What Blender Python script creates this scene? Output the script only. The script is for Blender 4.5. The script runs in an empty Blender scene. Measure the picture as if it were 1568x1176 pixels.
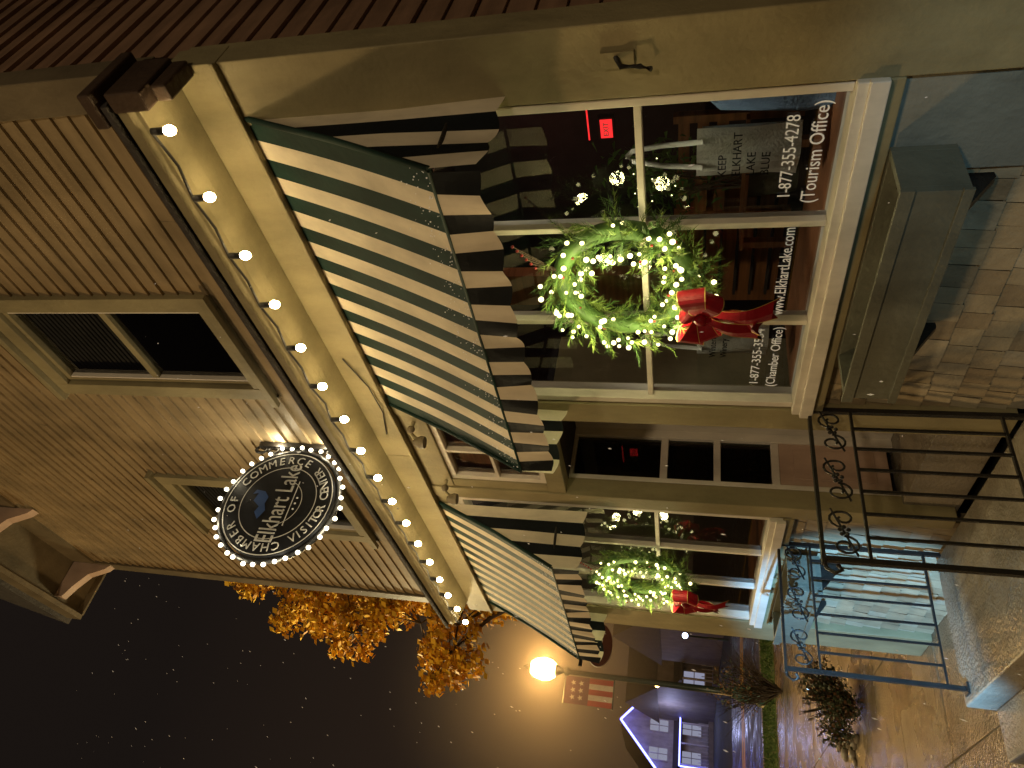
import bpy, math, random
from mathutils import Vector, Matrix
random.seed(7)
S=0.75; G=-2.3
sc=bpy.context.scene
sc.view_settings.view_transform='Standard'; sc.view_settings.look='None'; sc.view_settings.exposure=0
w=bpy.data.worlds.new("World"); sc.world=w; w.use_nodes=True
nt=w.node_tree; bg=nt.nodes['Background']
tc=nt.nodes.new('ShaderNodeTexCoord'); sx=nt.nodes.new('ShaderNodeSeparateXYZ'); cr=nt.nodes.new('ShaderNodeValToRGB')
nt.links.new(tc.outputs['Generated'],sx.inputs[0]); nt.links.new(sx.outputs['Z'],cr.inputs[0]); nt.links.new(cr.outputs[0],bg.inputs[0])
cr.color_ramp.elements[0].position=0.0; cr.color_ramp.elements[0].color=(.055,.031,.015,1)
cr.color_ramp.elements[1].position=.6; cr.color_ramp.elements[1].color=(.0095,.0068,.0055,1)
e_=cr.color_ramp.elements.new(.25); e_.color=(.022,.0135,.0085,1)
bg.inputs[1].default_value=1.0

# ---------- materials
def mat(name,col,rough=.6,noise=.18,scale=6,bump=.15,bscale=60,metal=0,emit=None,es=0,stretch=None,wet=None,spec=.5,grime=True):
    m=bpy.data.materials.new(name); m.use_nodes=True; t=m.node_tree; p=t.nodes['Principled BSDF']
    p.inputs['Roughness'].default_value=rough; p.inputs['Metallic'].default_value=metal
    p.inputs['Specular IOR Level'].default_value=spec
    c=t.nodes.new('ShaderNodeTexCoord'); mp=t.nodes.new('ShaderNodeMapping'); t.links.new(c.outputs['Object'],mp.inputs[0])
    if stretch: mp.inputs['Scale'].default_value=stretch
    n=t.nodes.new('ShaderNodeTexNoise'); n.inputs['Scale'].default_value=scale; n.inputs['Detail'].default_value=6
    t.links.new(mp.outputs[0],n.inputs[0])
    r=t.nodes.new('ShaderNodeValToRGB'); r.color_ramp.elements[0].position=.3; r.color_ramp.elements[1].position=.7
    r.color_ramp.elements[0].color=tuple(x*(1-noise) for x in col)+(1,)
    r.color_ramp.elements[1].color=tuple(min(1,x*(1+noise)) for x in col)+(1,)
    t.links.new(n.outputs['Fac'],r.inputs[0])
    if grime:
        mp2=t.nodes.new('ShaderNodeMapping'); mp2.inputs['Scale'].default_value=(1.6,1.6,.5); t.links.new(c.outputs['Object'],mp2.inputs[0])
        n4=t.nodes.new('ShaderNodeTexNoise'); n4.inputs['Scale'].default_value=1.5; n4.inputs['Detail'].default_value=9; n4.inputs['Roughness'].default_value=.65
        t.links.new(mp2.outputs[0],n4.inputs[0])
        g=t.nodes.new('ShaderNodeMapRange'); g.inputs[1].default_value=.35; g.inputs[2].default_value=.6; g.inputs[3].default_value=.72; g.inputs[4].default_value=1.04
        t.links.new(n4.outputs['Fac'],g.inputs[0])
        vm_=t.nodes.new('ShaderNodeVectorMath'); vm_.operation='SCALE'; t.links.new(r.outputs[0],vm_.inputs[0]); t.links.new(g.outputs[0],vm_.inputs['Scale']); t.links.new(vm_.outputs[0],p.inputs['Base Color'])
    else: t.links.new(r.outputs[0],p.inputs['Base Color'])
    if bump:
        n2=t.nodes.new('ShaderNodeTexNoise'); n2.inputs['Scale'].default_value=bscale; n2.inputs['Detail'].default_value=4
        t.links.new(mp.outputs[0],n2.inputs[0])
        b=t.nodes.new('ShaderNodeBump'); b.inputs['Strength'].default_value=bump; b.inputs['Distance'].default_value=.02
        t.links.new(n2.outputs['Fac'],b.inputs['Height']); t.links.new(b.outputs[0],p.inputs['Normal'])
    if wet:
        n3=t.nodes.new('ShaderNodeTexNoise'); n3.inputs['Scale'].default_value=1.3; n3.inputs['Detail'].default_value=5
        t.links.new(c.outputs['Object'],n3.inputs[0])
        mr=t.nodes.new('ShaderNodeMapRange'); mr.inputs[1].default_value=.4; mr.inputs[2].default_value=.62
        mr.inputs[3].default_value=wet[0]; mr.inputs[4].default_value=wet[1]
        t.links.new(n3.outputs['Fac'],mr.inputs[0]); t.links.new(mr.outputs[0],p.inputs['Roughness'])
    if emit:
        p.inputs['Emission Color'].default_value=emit+(1,); p.inputs['Emission Strength'].default_value=es
        m.cycles.emission_sampling='NONE'
    return m
def emis(name,col,s,sample=False):
    m=bpy.data.materials.new(name); m.use_nodes=True; t=m.node_tree; t.nodes.clear()
    e=t.nodes.new('ShaderNodeEmission'); o=t.nodes.new('ShaderNodeOutputMaterial'); e.inputs[0].default_value=col+(1,); e.inputs[1].default_value=s
    t.links.new(e.outputs[0],o.inputs[0])
    if not sample: m.cycles.emission_sampling='NONE'
    return m
def glassmat(name,tint=(.8,.85,.85),refl=1.5):
    m=bpy.data.materials.new(name); m.use_nodes=True; t=m.node_tree; t.nodes.clear()
    o=t.nodes.new('ShaderNodeOutputMaterial'); mx=t.nodes.new('ShaderNodeMixShader'); tr=t.nodes.new('ShaderNodeBsdfTransparent'); g=t.nodes.new('ShaderNodeBsdfGlossy')
    f=t.nodes.new('ShaderNodeFresnel'); f.inputs[0].default_value=1.55; mu=t.nodes.new('ShaderNodeMath'); mu.operation='MULTIPLY'; mu.inputs[1].default_value=refl; mu.use_clamp=True
    tr.inputs[0].default_value=tint+(1,); g.inputs['Roughness'].default_value=.015
    t.links.new(f.outputs[0],mu.inputs[0]); t.links.new(mu.outputs[0],mx.inputs[0]); t.links.new(tr.outputs[0],mx.inputs[1]); t.links.new(g.outputs[0],mx.inputs[2]); t.links.new(mx.outputs[0],o.inputs[0])
    return m
M={}
M['clap']=mat('clapboard_paint',(.33,.25,.14),.6,.2,2.2,.14,40,stretch=(.6,.6,3),spec=.3)
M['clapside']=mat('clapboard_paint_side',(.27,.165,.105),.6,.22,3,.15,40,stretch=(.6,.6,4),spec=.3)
M['trim']=mat('olive_trim_paint',(.30,.26,.145),.55,.14,3,.18,30,spec=.3)
M['panel']=mat('painted_base_panel',(.30,.30,.25),.55,.16,3,.25,30,spec=.3)
M['dtrim']=mat('dark_trim_paint',(.16,.13,.08),.55,.15,4,.15,30,spec=.3)
M['dwood']=mat('dark_bracket_wood',(.07,.045,.03),.6,.25,4,.3,30,spec=.3)
M['white']=mat('white_window_paint',(.74,.69,.60),.45,.06,4,.05,30)
M['cream']=mat('cream_panel',(.55,.40,.31),.5,.1,4,.1,30)
M['glass']=glassmat('window_glass')
M['dglass']=glassmat('upper_window_glass',(.5,.55,.6),1.6)
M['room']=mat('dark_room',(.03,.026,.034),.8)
M['canvas']=mat('cream_canvas',(.76,.69,.54),.85,.10,3,.1,25,spec=.12)
M['green']=mat('green_canvas',(.010,.034,.028),.65,.25,4,.1,25,spec=.16)
M['black']=mat('black_canvas',(.010,.013,.016),.7,.25,4,.12,25,spec=.12)
M['iron']=mat('wrought_iron',(.02,.018,.016),.4,.3,10,.3,80,metal=.2)
M['conc']=mat('wet_concrete',(.20,.155,.10),.4,.3,2.5,.5,45,wet=(.10,.45))
M['step']=mat('step_concrete',(.25,.22,.17),.5,.28,3,.4,40,wet=(.2,.6))
M['asph']=mat('wet_asphalt',(.045,.043,.042),.4,.3,4,.4,60,wet=(.22,.55))
M['grass']=mat('grass',(.05,.10,.02),.8,.4,5,.5,60)
M['earth']=mat('dark_ground',(.04,.04,.03),.8,.3,1,.3,20)
M['box']=mat('planter_paint',(.14,.145,.11),.45,.2,4,.2,35)
M['soil']=mat('soil',(.03,.02,.014),.95,.4,20,.8,40)
M['roof']=mat('roof_shingle',(.05,.045,.042),.8,.3,10,.5,40)
M['bulb']=emis('warm_bulb',(1,.74,.36),84,True)
M['mini']=emis('mini_light',(1,.90,.40),4.5)
M['sbulb']=emis('sign_bulb',(1,.88,.62),6)
M['sock']=mat('lamp_socket',(.02,.02,.02),.4)
M['sign']=mat('sign_black',(.010,.011,.014),.5,.2,6,.02,spec=.25)
M['swhite']=mat('sign_white',(.6,.6,.57),.5,.05,6,0)
M['sblue']=mat('sign_blue',(.02,.07,.25),.5,.1,6,0)
M['text']=mat('vinyl_lettering',(.8,.8,.76),.6,.04,6,0,emit=(.8,.8,.75),es=.12,grime=False)  # faint glow added to the lettering, which is no lamp
M['red']=mat('red_ribbon',(.24,.004,.012),.5,.25,8,.15,60,spec=.2)
M['gold']=mat('gold_edge',(.6,.42,.12),.35,.1,8,0,metal=.6)
M['pine']=mat('pine_needles',(.06,.13,.025),.6,.45,9,0,grime=False)
M['pine2']=mat('pine_needles_light',(.16,.24,.045),.6,.4,9,0,grime=False)
M['leafA']=mat('autumn_leaf_gold',(.72,.44,.035),.6,.3,1.5,0,spec=.2,grime=False)
M['leafB']=mat('autumn_leaf_rust',(.42,.20,.025),.6,.35,1.5,0,spec=.2,grime=False)
M['bark']=mat('bark',(.07,.05,.035),.9,.3,9,.6,30)
M['leafG']=mat('shrub_leaf',(.05,.065,.03),.6,.4,3,0,grime=False)
M['leafC']=mat('dry_leaf',(.12,.06,.025),.6,.4,3,0,grime=False)
M['berry']=mat('berry_red',(.3,.02,.02),.4)
M['snow']=mat('snow_flake',(.85,.85,.85),.7,.02,5,0,emit=(.9,.8,.7),es=.07,grime=False)  # weak self-glow added so the flakes stay visible
M['wood']=mat('wood',(.26,.105,.04),.45,.35,3,.1,30,stretch=(1,1,12))
M['tote']=mat('tote_canvas',(.66,.64,.52),.8,.1,12,.3,80)
M['shirt']=mat('blue_cloth',(.18,.28,.42),.8,.2,8,.3,60)
M['redglow']=emis('red_exit_glow',(1,.03,.03),1.6)
M['winlit']=emis('bluish_window_light',(.60,.62,.85),.42)
M['blueled']=emis('blue_led',(.16,.18,1),9)
M['whled']=emis('cool_led',(.6,.75,1),12)
M['amber']=emis('amber_globe',(1,.50,.13),190,True)
M['amber2']=emis('amber_porch',(1,.50,.13),20)
M['siding_grey']=mat('grey_siding',(.13,.11,.10),.7,.15,2,.1)
M['siding_white']=mat('white_siding',(.35,.33,.36),.7,.15,2,.1)
M['post']=mat('lamp_post_paint',(.02,.035,.035),.4,.2,6,.1)
M['teal']=mat('teal_base',(.04,.12,.12),.4,.2,6,.1)
M['yel']=mat('yellow_line',(.65,.42,.05),.5,.2,6,.1)
M['fred']=mat('banner_red',(.26,.03,.03),.7,.1,6,.1)
M['fblue']=mat('banner_plum',(.10,.03,.05),.7,.1,6,.1)
M['fwhite']=mat('banner_white',(.38,.34,.30),.7,.1,6,.1)
M['oval']=mat('oval_sign_paint',(.12,.045,.03),.6,.15,6,.1)
shA=mat('shingle_a',(.42,.34,.21),.65,.15,5,.3,30); shB=mat('shingle_b',(.34,.265,.16),.65,.15,5,.3,30); shC=mat('shingle_c',(.47,.40,.27),.65,.15,5,.3,30)
M['blind']=mat('window_blind',(.22,.20,.17),.7,.1)

# ---------- mesh builder
class MB:
    def __init__(s): s.v=[];s.f=[];s.m=[];s.mats=[];s.sm=[]
    def mi(s,k):
        k=M[k] if isinstance(k,str) else k
        if k not in s.mats: s.mats.append(k)
        return s.mats.index(k)
    def face(s,pts,k,sm=False):
        b=len(s.v); s.v+= [tuple(p) for p in pts]; s.f.append(tuple(range(b,b+len(pts)))); s.m.append(s.mi(k)); s.sm.append(sm)
    def box(s,x0,x1,y0,y1,z0,z1,k):
        if x0>x1:x0,x1=x1,x0
        if y0>y1:y0,y1=y1,y0
        if z0>z1:z0,z1=z1,z0
        b=len(s.v)
        s.v+=[(x0,y0,z0),(x1,y0,z0),(x1,y1,z0),(x0,y1,z0),(x0,y0,z1),(x1,y0,z1),(x1,y1,z1),(x0,y1,z1)]
        for f in [(0,3,2,1),(4,5,6,7),(0,1,5,4),(1,2,6,5),(2,3,7,6),(3,0,4,7)]:
            s.f.append(tuple(b+i for i in f)); s.m.append(s.mi(k)); s.sm.append(False)
    def prism(s,prof,x0,x1,k,axis='x'):
        n=len(prof); b=len(s.v)
        for e in (x0,x1):
            for (p,q) in prof: s.v.append((e,p,q) if axis=='x' else (p,e,q))
        for i in range(n):
            j=(i+1)%n; s.f.append((b+i,b+j,b+n+j,b+n+i)); s.m.append(s.mi(k)); s.sm.append(False)
        s.f.append(tuple(b+i for i in range(n))[::-1]); s.f.append(tuple(b+n+i for i in range(n)))
        s.m+=[s.mi(k)]*2; s.sm+=[False]*2
    def path(s,pts,r,k,seg=7,closed=False):
        pts=[Vector(p) for p in pts]; n=len(pts); b=len(s.v)
        R=r if isinstance(r,(list,tuple)) else [r]*n
        for i,p in enumerate(pts):
            t=(pts[min(i+1,n-1)]-pts[max(i-1,0)]); t.normalize()
            up=Vector((0,0,1)) if abs(t.z)<.9 else Vector((1,0,0))
            a=t.cross(up).normalized(); c=t.cross(a)
            for j in range(seg):
                th=2*math.pi*j/seg; s.v.append(tuple(p+(a*math.cos(th)+c*math.sin(th))*R[i]))
        for i in range(n-1):
            for j in range(seg):
                j2=(j+1)%seg
                s.f.append((b+i*seg+j,b+i*seg+j2,b+(i+1)*seg+j2,b+(i+1)*seg+j)); s.m.append(s.mi(k)); s.sm.append(True)
        s.f.append(tuple(b+j for j in range(seg))); s.f.append(tuple(b+(n-1)*seg+j for j in range(seg))[::-1]); s.m+=[s.mi(k)]*2; s.sm+=[False]*2
    def ball(s,c,r,k,nu=8,nv=6,sz=1):
        b=len(s.v)
        s.v.append((c[0],c[1],c[2]+r*sz))
        for i in range(1,nv):
            ph=math.pi*i/nv
            for j in range(nu):
                th=2*math.pi*j/nu; s.v.append((c[0]+r*math.sin(ph)*math.cos(th),c[1]+r*math.sin(ph)*math.sin(th),c[2]+r*sz*math.cos(ph)))
        s.v.append((c[0],c[1],c[2]-r*sz)); e=len(s.v)-1; q=s.mi(k)
        for j in range(nu):
            j2=(j+1)%nu
            s.f.append((b,b+1+j,b+1+j2)); s.m.append(q); s.sm.append(True)
            for i in range(nv-2):
                a=b+1+i*nu; s.f.append((a+j,a+nu+j,a+nu+j2,a+j2)); s.m.append(q); s.sm.append(True)
            a=b+1+(nv-2)*nu; s.f.append((a+j,e,a+j2)); s.m.append(q); s.sm.append(True)
    def lathe(s,c,prof,k,seg=16):
        s.path([(c[0],c[1],c[2]+z) for r,z in prof],[r for r,z in prof],k,seg)
    def build(s,name,parent=None,bevel=0):
        me=bpy.data.meshes.new(name); me.from_pydata(s.v,[],s.f)
        for m in s.mats: me.materials.append(m)
        me.polygons.foreach_set('material_index',s.m); me.polygons.foreach_set('use_smooth',s.sm); me.update()
        o=bpy.data.objects.new(name,me); sc.collection.objects.link(o)
        if parent: o.parent=parent
        if bevel:
            b=o.modifiers.new('b','BEVEL'); b.width=bevel; b.segments=2; b.limit_method='ANGLE'
        return o
def empty(name):
    o=bpy.data.objects.new(name,None); sc.collection.objects.link(o); return o
def text(s,loc,width,rot,m,parent,name,ext=.001,h=None,align='CENTER'):
    c=bpy.data.curves.new(name,'FONT'); c.body=s; c.align_x=align; c.align_y='CENTER'; c.extrude=ext; c.size=.1; c.resolution_u=3
    c.materials.append(M[m]); o=bpy.data.objects.new(name,c); sc.collection.objects.link(o); bpy.context.view_layer.update()
    k=width/max(o.dimensions[0],1e-4) if width else h/.1
    ky=k if not (width and h) else h/.1
    o.scale=(k,ky,1); o.location=loc; o.rotation_euler=rot
    if parent: o.parent=parent
    return o
def lamp(nm,typ,loc,e,col,rad=.1,target=None,spot=None,parent=None):
    l=bpy.data.lights.new(nm,typ); l.energy=e; l.color=col; l.shadow_soft_size=rad
    if spot: l.spot_size=math.radians(spot); l.spot_blend=.6
    o=bpy.data.objects.new(nm,l); sc.collection.objects.link(o); o.location=loc
    if target: o.rotation_euler=(Vector(target)-Vector(loc)).to_track_quat('-Z','Y').to_euler()
    if parent: o.parent=parent
    return o
RF=(math.pi/2,0,0); RX=(math.pi/2,0,math.pi/2)

# ---------- building
B=empty('chamber_of_commerce_building')
XC=-1.36; XE=-7.86; YB=11.0; ZT=8.1
def clap(mb,axis,a0,a1,plane,z0,z1,ex,holes,k):
    z=z0
    while z<z1:
        zt=min(z+ex,z1); segs=[(a0,a1)]
        for (h0,h1,g0,g1) in holes:
            if zt>g0+.01 and z<g1-.01:
                ns=[]
                for (p,q) in segs:
                    if h1<=p or h0>=q: ns.append((p,q))
                    else:
                        if h0>p: ns.append((p,h0))
                        if h1<q: ns.append((h1,q))
                segs=ns
        out=[]
        for (p,q) in segs:
            if q-p>2:
                j=random.uniform(p+.6,q-.6); out+=[(p,j-.002),(j+.002,q)]
            else: out.append((p,q))
        for (p,q) in out:
            o=.024+random.uniform(-.004,.004); d=random.uniform(-.003,.003)
            if axis=='y':
                mb.face([(p,plane-o,z+d),(q,plane-o,z-d),(q,plane-.004,zt+.006),(p,plane-.004,zt+.006)],k)
                mb.face([(p,plane-o,z+d),(p,plane,z+d),(q,plane,z-d),(q,plane-o,z-d)],k)
            elif axis=='x':
                mb.face([(plane+o,p,z),(plane+o,q,z),(plane+.004,q,zt+.004),(plane+.004,p,zt+.004)],k)
                mb.face([(plane+o,p,z),(plane,p,z),(plane,q,z),(plane+o,q,z)],k)
            else:
                mb.face([(plane-o,q,z),(plane-o,p,z),(plane-.004,p,zt+.004),(plane-.004,q,zt+.004)],k)
        z=zt
T=.13
wins=[(-3.81,-2.97,3.285,5.04),(-6.23,-5.40,3.285,5.04)]
mb=MB()
clap(mb,'y',XE+.12,XC-.16,3.0,2.55,ZT,.118,[(a-T,b+T,c-T,d+T) for a,b,c,d in wins],'clap')
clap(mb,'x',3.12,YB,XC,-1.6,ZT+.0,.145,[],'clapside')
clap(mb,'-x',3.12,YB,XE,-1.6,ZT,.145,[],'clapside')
mb.build('clapboard_siding',B)
mb=MB()
for (x0,x1,z0,z1) in [(XE+.02,-6.23,2.3,ZT),(-5.40,-3.81,2.3,ZT),(-2.97,XC-.02,2.3,ZT),(-6.23,-5.40,2.3,3.285),(-6.23,-5.40,5.04,ZT),(-3.81,-2.97,2.3,3.285),(-3.81,-2.97,5.04,ZT)]:
    mb.box(x0,x1,3.002,3.1,z0,z1,'dtrim')
mb.box(XC-.1,XC-.002,3.1,YB,G,ZT,'dtrim'); mb.box(XE+.002,XE+.1,3.1,YB,G,ZT,'dtrim'); mb.box(XE,XC,YB,YB+.1,G,ZT,'dtrim')
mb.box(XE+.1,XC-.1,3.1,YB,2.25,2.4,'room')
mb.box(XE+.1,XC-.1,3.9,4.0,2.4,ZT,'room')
mb.build('wall_core',B)
mb=MB()
mb.box(XC-.16,XC+.035,2.955,3.11,2.64,ZT,'dtrim')
mb.box(XE-.035,XE+.13,2.955,3.11,2.6,ZT,'dtrim')
mb.box(-1.645,XC+.045,2.945,3.14,G,2.44,'trim')
mb.box(-1.66,XC+.06,2.93,3.155,G,-1.55,'trim')
mb.box(XE-.045,-7.46,2.945,3.14,G,2.44,'trim')
mb.box(-4.08,-3.87,2.95,3.12,-1.9,2.2,'trim'); mb.box(-5.28,-5.12,2.95,3.12,-1.9,2.2,'trim')
mb.box(-5.12,-4.08,2.965,3.1,1.0,1.15,'trim'); mb.box(-5.12,-4.08,2.965,3.1,1.98,2.2,'trim')
mb.box(-5.12,-5.02,2.97,3.1,1.15,1.98,'trim'); mb.box(-4.2,-4.08,2.97,3.1,1.15,1.98,'trim')
mb.box(-3.87,-1.645,2.965,3.1,2.03,2.2,'trim'); mb.box(-7.46,-5.28,2.965,3.1,2.03,2.2,'trim')
mb.box(-4.62,XC+.05,2.93,3.1,2.2,2.48,'trim'); mb.box(-7.9,-4.624,2.93,3.1,2.2,2.48,'trim')
mb.box(-7.9,XC+.055,2.91,2.93,2.2,2.225,'trim')
mb.box(-3.87,-1.645,2.94,3.1,-.80,-.715,'trim'); mb.box(-7.46,-5.28,2.94,3.1,-.80,-.715,'trim')
mb.build('trim_boards',B,.006)
mb=MB()
mb.box(-2.12,-1.662,2.985,3.028,-1.50,-.802,'panel'); mb.box(-2.12,-1.662,2.97,3.028,G,-1.505,'panel')
mb.build('base_panel',B,.006)
mb=MB()
mb.prism([(2.93,2.44),(2.80,2.47),(2.72,2.50),(2.66,2.50),(2.66,2.525),(2.635,2.545),(2.635,2.60),(2.93,2.72)],XC+.0,-7.62,'trim')
mb.prism([(2.60,2.603),(2.60,2.635),(2.99,2.86),(2.99,2.76),(2.93,2.722)],XC+.05,-7.66,'roof')
mb.build('cornice',B,.004)
mb=MB()
mb.box(XC+.002,XC+.10,2.62,2.93,2.41,2.60,'dwood'); mb.box(XC-.05,XC+.12,2.585,2.99,2.645,2.71,'dwood')
mb.box(XC+.002,XC+.08,2.70,2.93,2.33,2.41,'dwood')
mb.build('cornice_bracket',B,.01)
def shop(x0,x1,ms,nm):
    mb=MB()
    mb.box(x0-.02,x1+.02,2.915,3.10,-.715,-.615,'white')
    mb.box(x0-.03,x1+.03,2.895,2.93,-.735,-.66,'white')
    mb.box(x0,x0+.05,2.96,3.09,-.615,2.03,'white'); mb.box(x1-.04,x1,2.96,3.09,-.615,2.03,'white')
    mb.box(x0+.05,x1-.04,2.96,3.09,1.96,2.03,'white')
    xs=[x0+.05]+ms+[x1-.04]
    for m in ms: mb.box(m-.018,m+.018,2.985,3.07,-.615,1.96,'white')
    for i in range(len(xs)-1):
        a=xs[i]+(.018 if i else 0); b=xs[i+1]-(.018 if i<len(xs)-2 else 0)
        mb.box(a,b,2.99,3.065,.255,.29,'white')
    mb.build(nm,B,.005)
    g=MB(); g.face([(x0+.04,3.03,-.62),(x1-.03,3.03,-.62),(x1-.03,3.03,1.97),(x0+.04,3.03,1.97)],'glass'); g.build(nm+'_glass',B)
shop(-3.85,-1.66,[-3.10,-2.40],'shop_window_a'); shop(-7.44,-5.30,[-6.72,-6.02],'shop_window_b')
mb=MB(); gl=MB()
for (a,b,c,d) in wins:
    mb.box(a-T,a,2.945,3.05,c-T,d+T,'trim'); mb.box(b,b+T,2.945,3.05,c-T,d+T,'trim')
    mb.box(a,b,2.945,3.05,d,d+T,'trim'); mb.box(a-T-.04,b+T+.04,2.90,2.945,c-T-.03,c-T+.03,'trim'); mb.box(a,b,2.95,3.05,c-T,c,'trim')
    mb.box(a-T-.04,b+T+.04,2.90,3.0,d+T+.002,d+T+.06,'trim')
    for (p,q,r,s_) in [(a,a+.04,c,d),(b-.04,b,c,d),(a+.04,b-.04,c,c+.04),(a+.04,b-.04,d-.04,d)]: mb.box(p,q,2.985,3.06,r,s_,'trim')
    for (p,q,r,s_) in [(a+.04,a+.055,c+.04,d-.04),(b-.055,b-.04,c+.04,d-.04)]: mb.box(p,q,2.99,3.055,r,s_,'white')
    zm=(c+d)/2; mb.box(a+.055,b-.055,2.995,3.07,zm-.03,zm+.03,'trim')
    gl.face([(a,3.03,c),(b,3.03,c),(b,3.03,d),(a,3.03,d)],'dglass')
    z=zm
    while z<d: mb.box(a+.02,b-.02,3.10,3.13,z,z+.028,'blind'); z+=.045
mb.build('upper_windows',B,.004); gl.build('upper_window_glass',B)
mb=MB()
mb.box(-5.2,-5.12,3.62,3.7,-1.55,1.0,'white')
zs=[(-.69,-.63),(-.235,-.18),(.19,.25),(.97,1.0)]
for a,b in zs: mb.box(-5.19,-5.12,3.16,3.56,a,b,'white')
mb.box(-5.19,-5.115,3.12,3.16,-1.55,1.0,'white'); mb.box(-5.19,-5.115,3.56,3.62,-1.55,1.0,'white')
mb.box(-5.19,-5.13,3.16,3.56,-1.5,-.69,'cream'); mb.box(-5.19,-5.117,3.22,3.50,-1.4,-.8,'cream')
mb.face([(-5.15,3.16,-.66),(-5.15,3.56,-.66),(-5.15,3.56,.98),(-5.15,3.16,.98)],'glass')
mb.box(-4.08,-4.0,3.12,3.7,-1.55,1.0,'trim')
mb.box(-5.12,-5.0,3.64,3.7,-1.55,1.0,'white'); mb.box(-4.14,-4.08,3.64,3.7,-1.55,1.0,'white')
mb.box(-5.0,-4.14,3.66,3.7,-1.55,-.7,'cream'); mb.box(-5.0,-4.14,3.66,3.7,.88,1.0,'white'); mb.box(-5.0,-4.92,3.66,3.7,-.7,.88,'cream'); mb.box(-4.22,-4.14,3.66,3.7,-.7,.88,'cream')
mb.face([(-4.92,3.68,-.7),(-4.22,3.68,-.7),(-4.22,3.68,.88),(-4.92,3.68,.88)],'glass')
mb.box(-5.2,-4.0,3.1,3.7,1.0,1.05,'room')
for (p,q,r,s_) in [(-5.02,-4.97,1.15,1.98),(-4.25,-4.2,1.15,1.98),(-4.97,-4.25,1.15,1.2),(-4.97,-4.25,1.93,1.98),(-4.62,-4.59,1.2,1.93)]: mb.box(p,q,2.985,3.06,r,s_,'white')
mb.box(-4.97,-4.62,2.99,3.05,1.55,1.58,'white'); mb.box(-4.59,-4.25,2.99,3.05,1.55,1.58,'white')
mb.face([(-5.0,3.03,1.17),(-4.22,3.03,1.17),(-4.22,3.03,1.96),(-5.0,3.03,1.96)],'glass')
mb.face([(-5.0,3.09,1.17),(-4.22,3.09,1.17),(-4.22,3.09,1.96),(-5.0,3.09,1.96)],'wood')
mb.box(-5.3,-4.0,3.05,3.75,-1.93,-1.55,'step')
mb.build('entry_door',B,.004)
mb=MB()
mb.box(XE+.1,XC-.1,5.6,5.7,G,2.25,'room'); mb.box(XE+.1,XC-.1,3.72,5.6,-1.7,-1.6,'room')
for a,b in [(-3.88,-1.6),(-7.46,-5.25)]:
    mb.box(a,b,3.1,3.75,-.66,-.62,'wood')
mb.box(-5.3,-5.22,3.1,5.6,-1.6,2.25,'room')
mb.box(-4.3,-3.0,4.4,4.46,-.62,.15,'wood')
for i in range(6): mb.box(-4.2,-3.05,4.36,4.40,-.55+i*.12,-.53+i*.12,'room')
mb.box(-3.85,-3.55,3.9,4.0,.2,2.0,'wood'); mb.box(-8.0,-6.9,4.4,4.46,-.62,.1,'wood')
for i in range(4): mb.box(-3.3,-2.5,3.85+i*.09,3.91+i*.09,-.3,-.28,'wood')
for i in range(3): mb.box(-3.3,-2.5,4.22,4.25,-.18+i*.12,-.11+i*.12,'wood')
for x in (-3.3,-2.55): mb.box(x,x+.05,3.87,3.92,-.62,-.3,'wood'); mb.box(x,x+.05,4.2,4.26,-.62,.16,'wood')
mb.build('shop_interior',B)
mb=MB()
for (a,b) in [(-3.87,-2.12),(-7.46,-5.28)]:
    z=G; r=0
    while z<-.82:
        zt=min(z+.155,-.80); x=a-(r%2)*.07-random.random()*.05; r+=1
        while x<b:
            ww=random.uniform(.10,.17); p=max(a,x)+.002; q=min(b,x+ww)-.002
            if q>p:
                o=.022+random.uniform(-.004,.004); dz=random.uniform(-.008,.008)
                k=random.choice([shA,shA,shB,shC])
                mb.face([(p,3.03-o,z+dz),(q,3.03-o,z+dz),(q,3.026,zt+.01),(p,3.026,zt+.01)],k)
                mb.face([(p,3.03-o,z+dz),(p,3.03,z+dz),(q,3.03,z+dz),(q,3.03-o,z+dz)],k)
            x+=ww
        z=zt
mb.box(-3.87,-1.66,3.031,3.1,G,-.8,'dtrim'); mb.box(-7.46,-5.28,3.031,3.1,G,-.8,'dtrim')
mb.build('shingle_base',B)
mb=MB()
mb.box(XE-.4,XC+.4,2.4,YB+.5,ZT,ZT+.12,'dtrim')
mb.prism([(XE-.5,ZT+.122),(XC+.5,ZT+.122),((XE+XC)/2,ZT+2.6)],2.3,YB+.6,'roof','y')
mb.box(XE-.42,XC+.42,2.36,2.42,ZT-.1,ZT+.2,'dtrim'); mb.box(XE-.43,XE-.40,2.42,YB,ZT-.1,ZT+.2,'dtrim')
mb.box(XE+.13,XC-.16,2.95,2.997,ZT-.35,ZT,'dtrim')
for x in [XE+.05,-6.3,-4.6,-2.9,XC-.1]:
    mb.prism([(2.955,ZT-.6),(2.90,ZT-.55),(2.80,ZT-.33),(2.62,ZT-.2),(2.47,ZT-.12),(2.47,ZT-.003),(2.955,ZT-.003)],x-.05,x+.05,'cream')
mb.build('roof_and_eaves',B)
mb=MB()
for (x,z) in [(-4.18,2.08),(-5.02,2.03)]:
    mb.path([(x,2.96,z),(x,2.86,z),(x-.04,2.83,z-.05)],.018,'trim'); mb.lathe((x-.05,2.81,z-.12),[(.045,0),(.05,.03),(.035,.07),(.02,.09)],'dtrim',10); mb.ball((x+.06,2.85,z-.03),.03,'dtrim',10,8)
mb.path([(-3.4,2.92,2.36),(-3.7,2.915,2.27),(-4.0,2.915,2.26),(-4.3,2.92,2.33)],.005,'sock')
mb.path([(-1.45,2.94,.35),(-1.47,2.88,.32),(-1.47,2.87,.24),(-1.5,2.90,.2)],.012,'iron'); mb.box(-1.50,-1.43,2.925,2.945,.27,.41,'trim')
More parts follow.
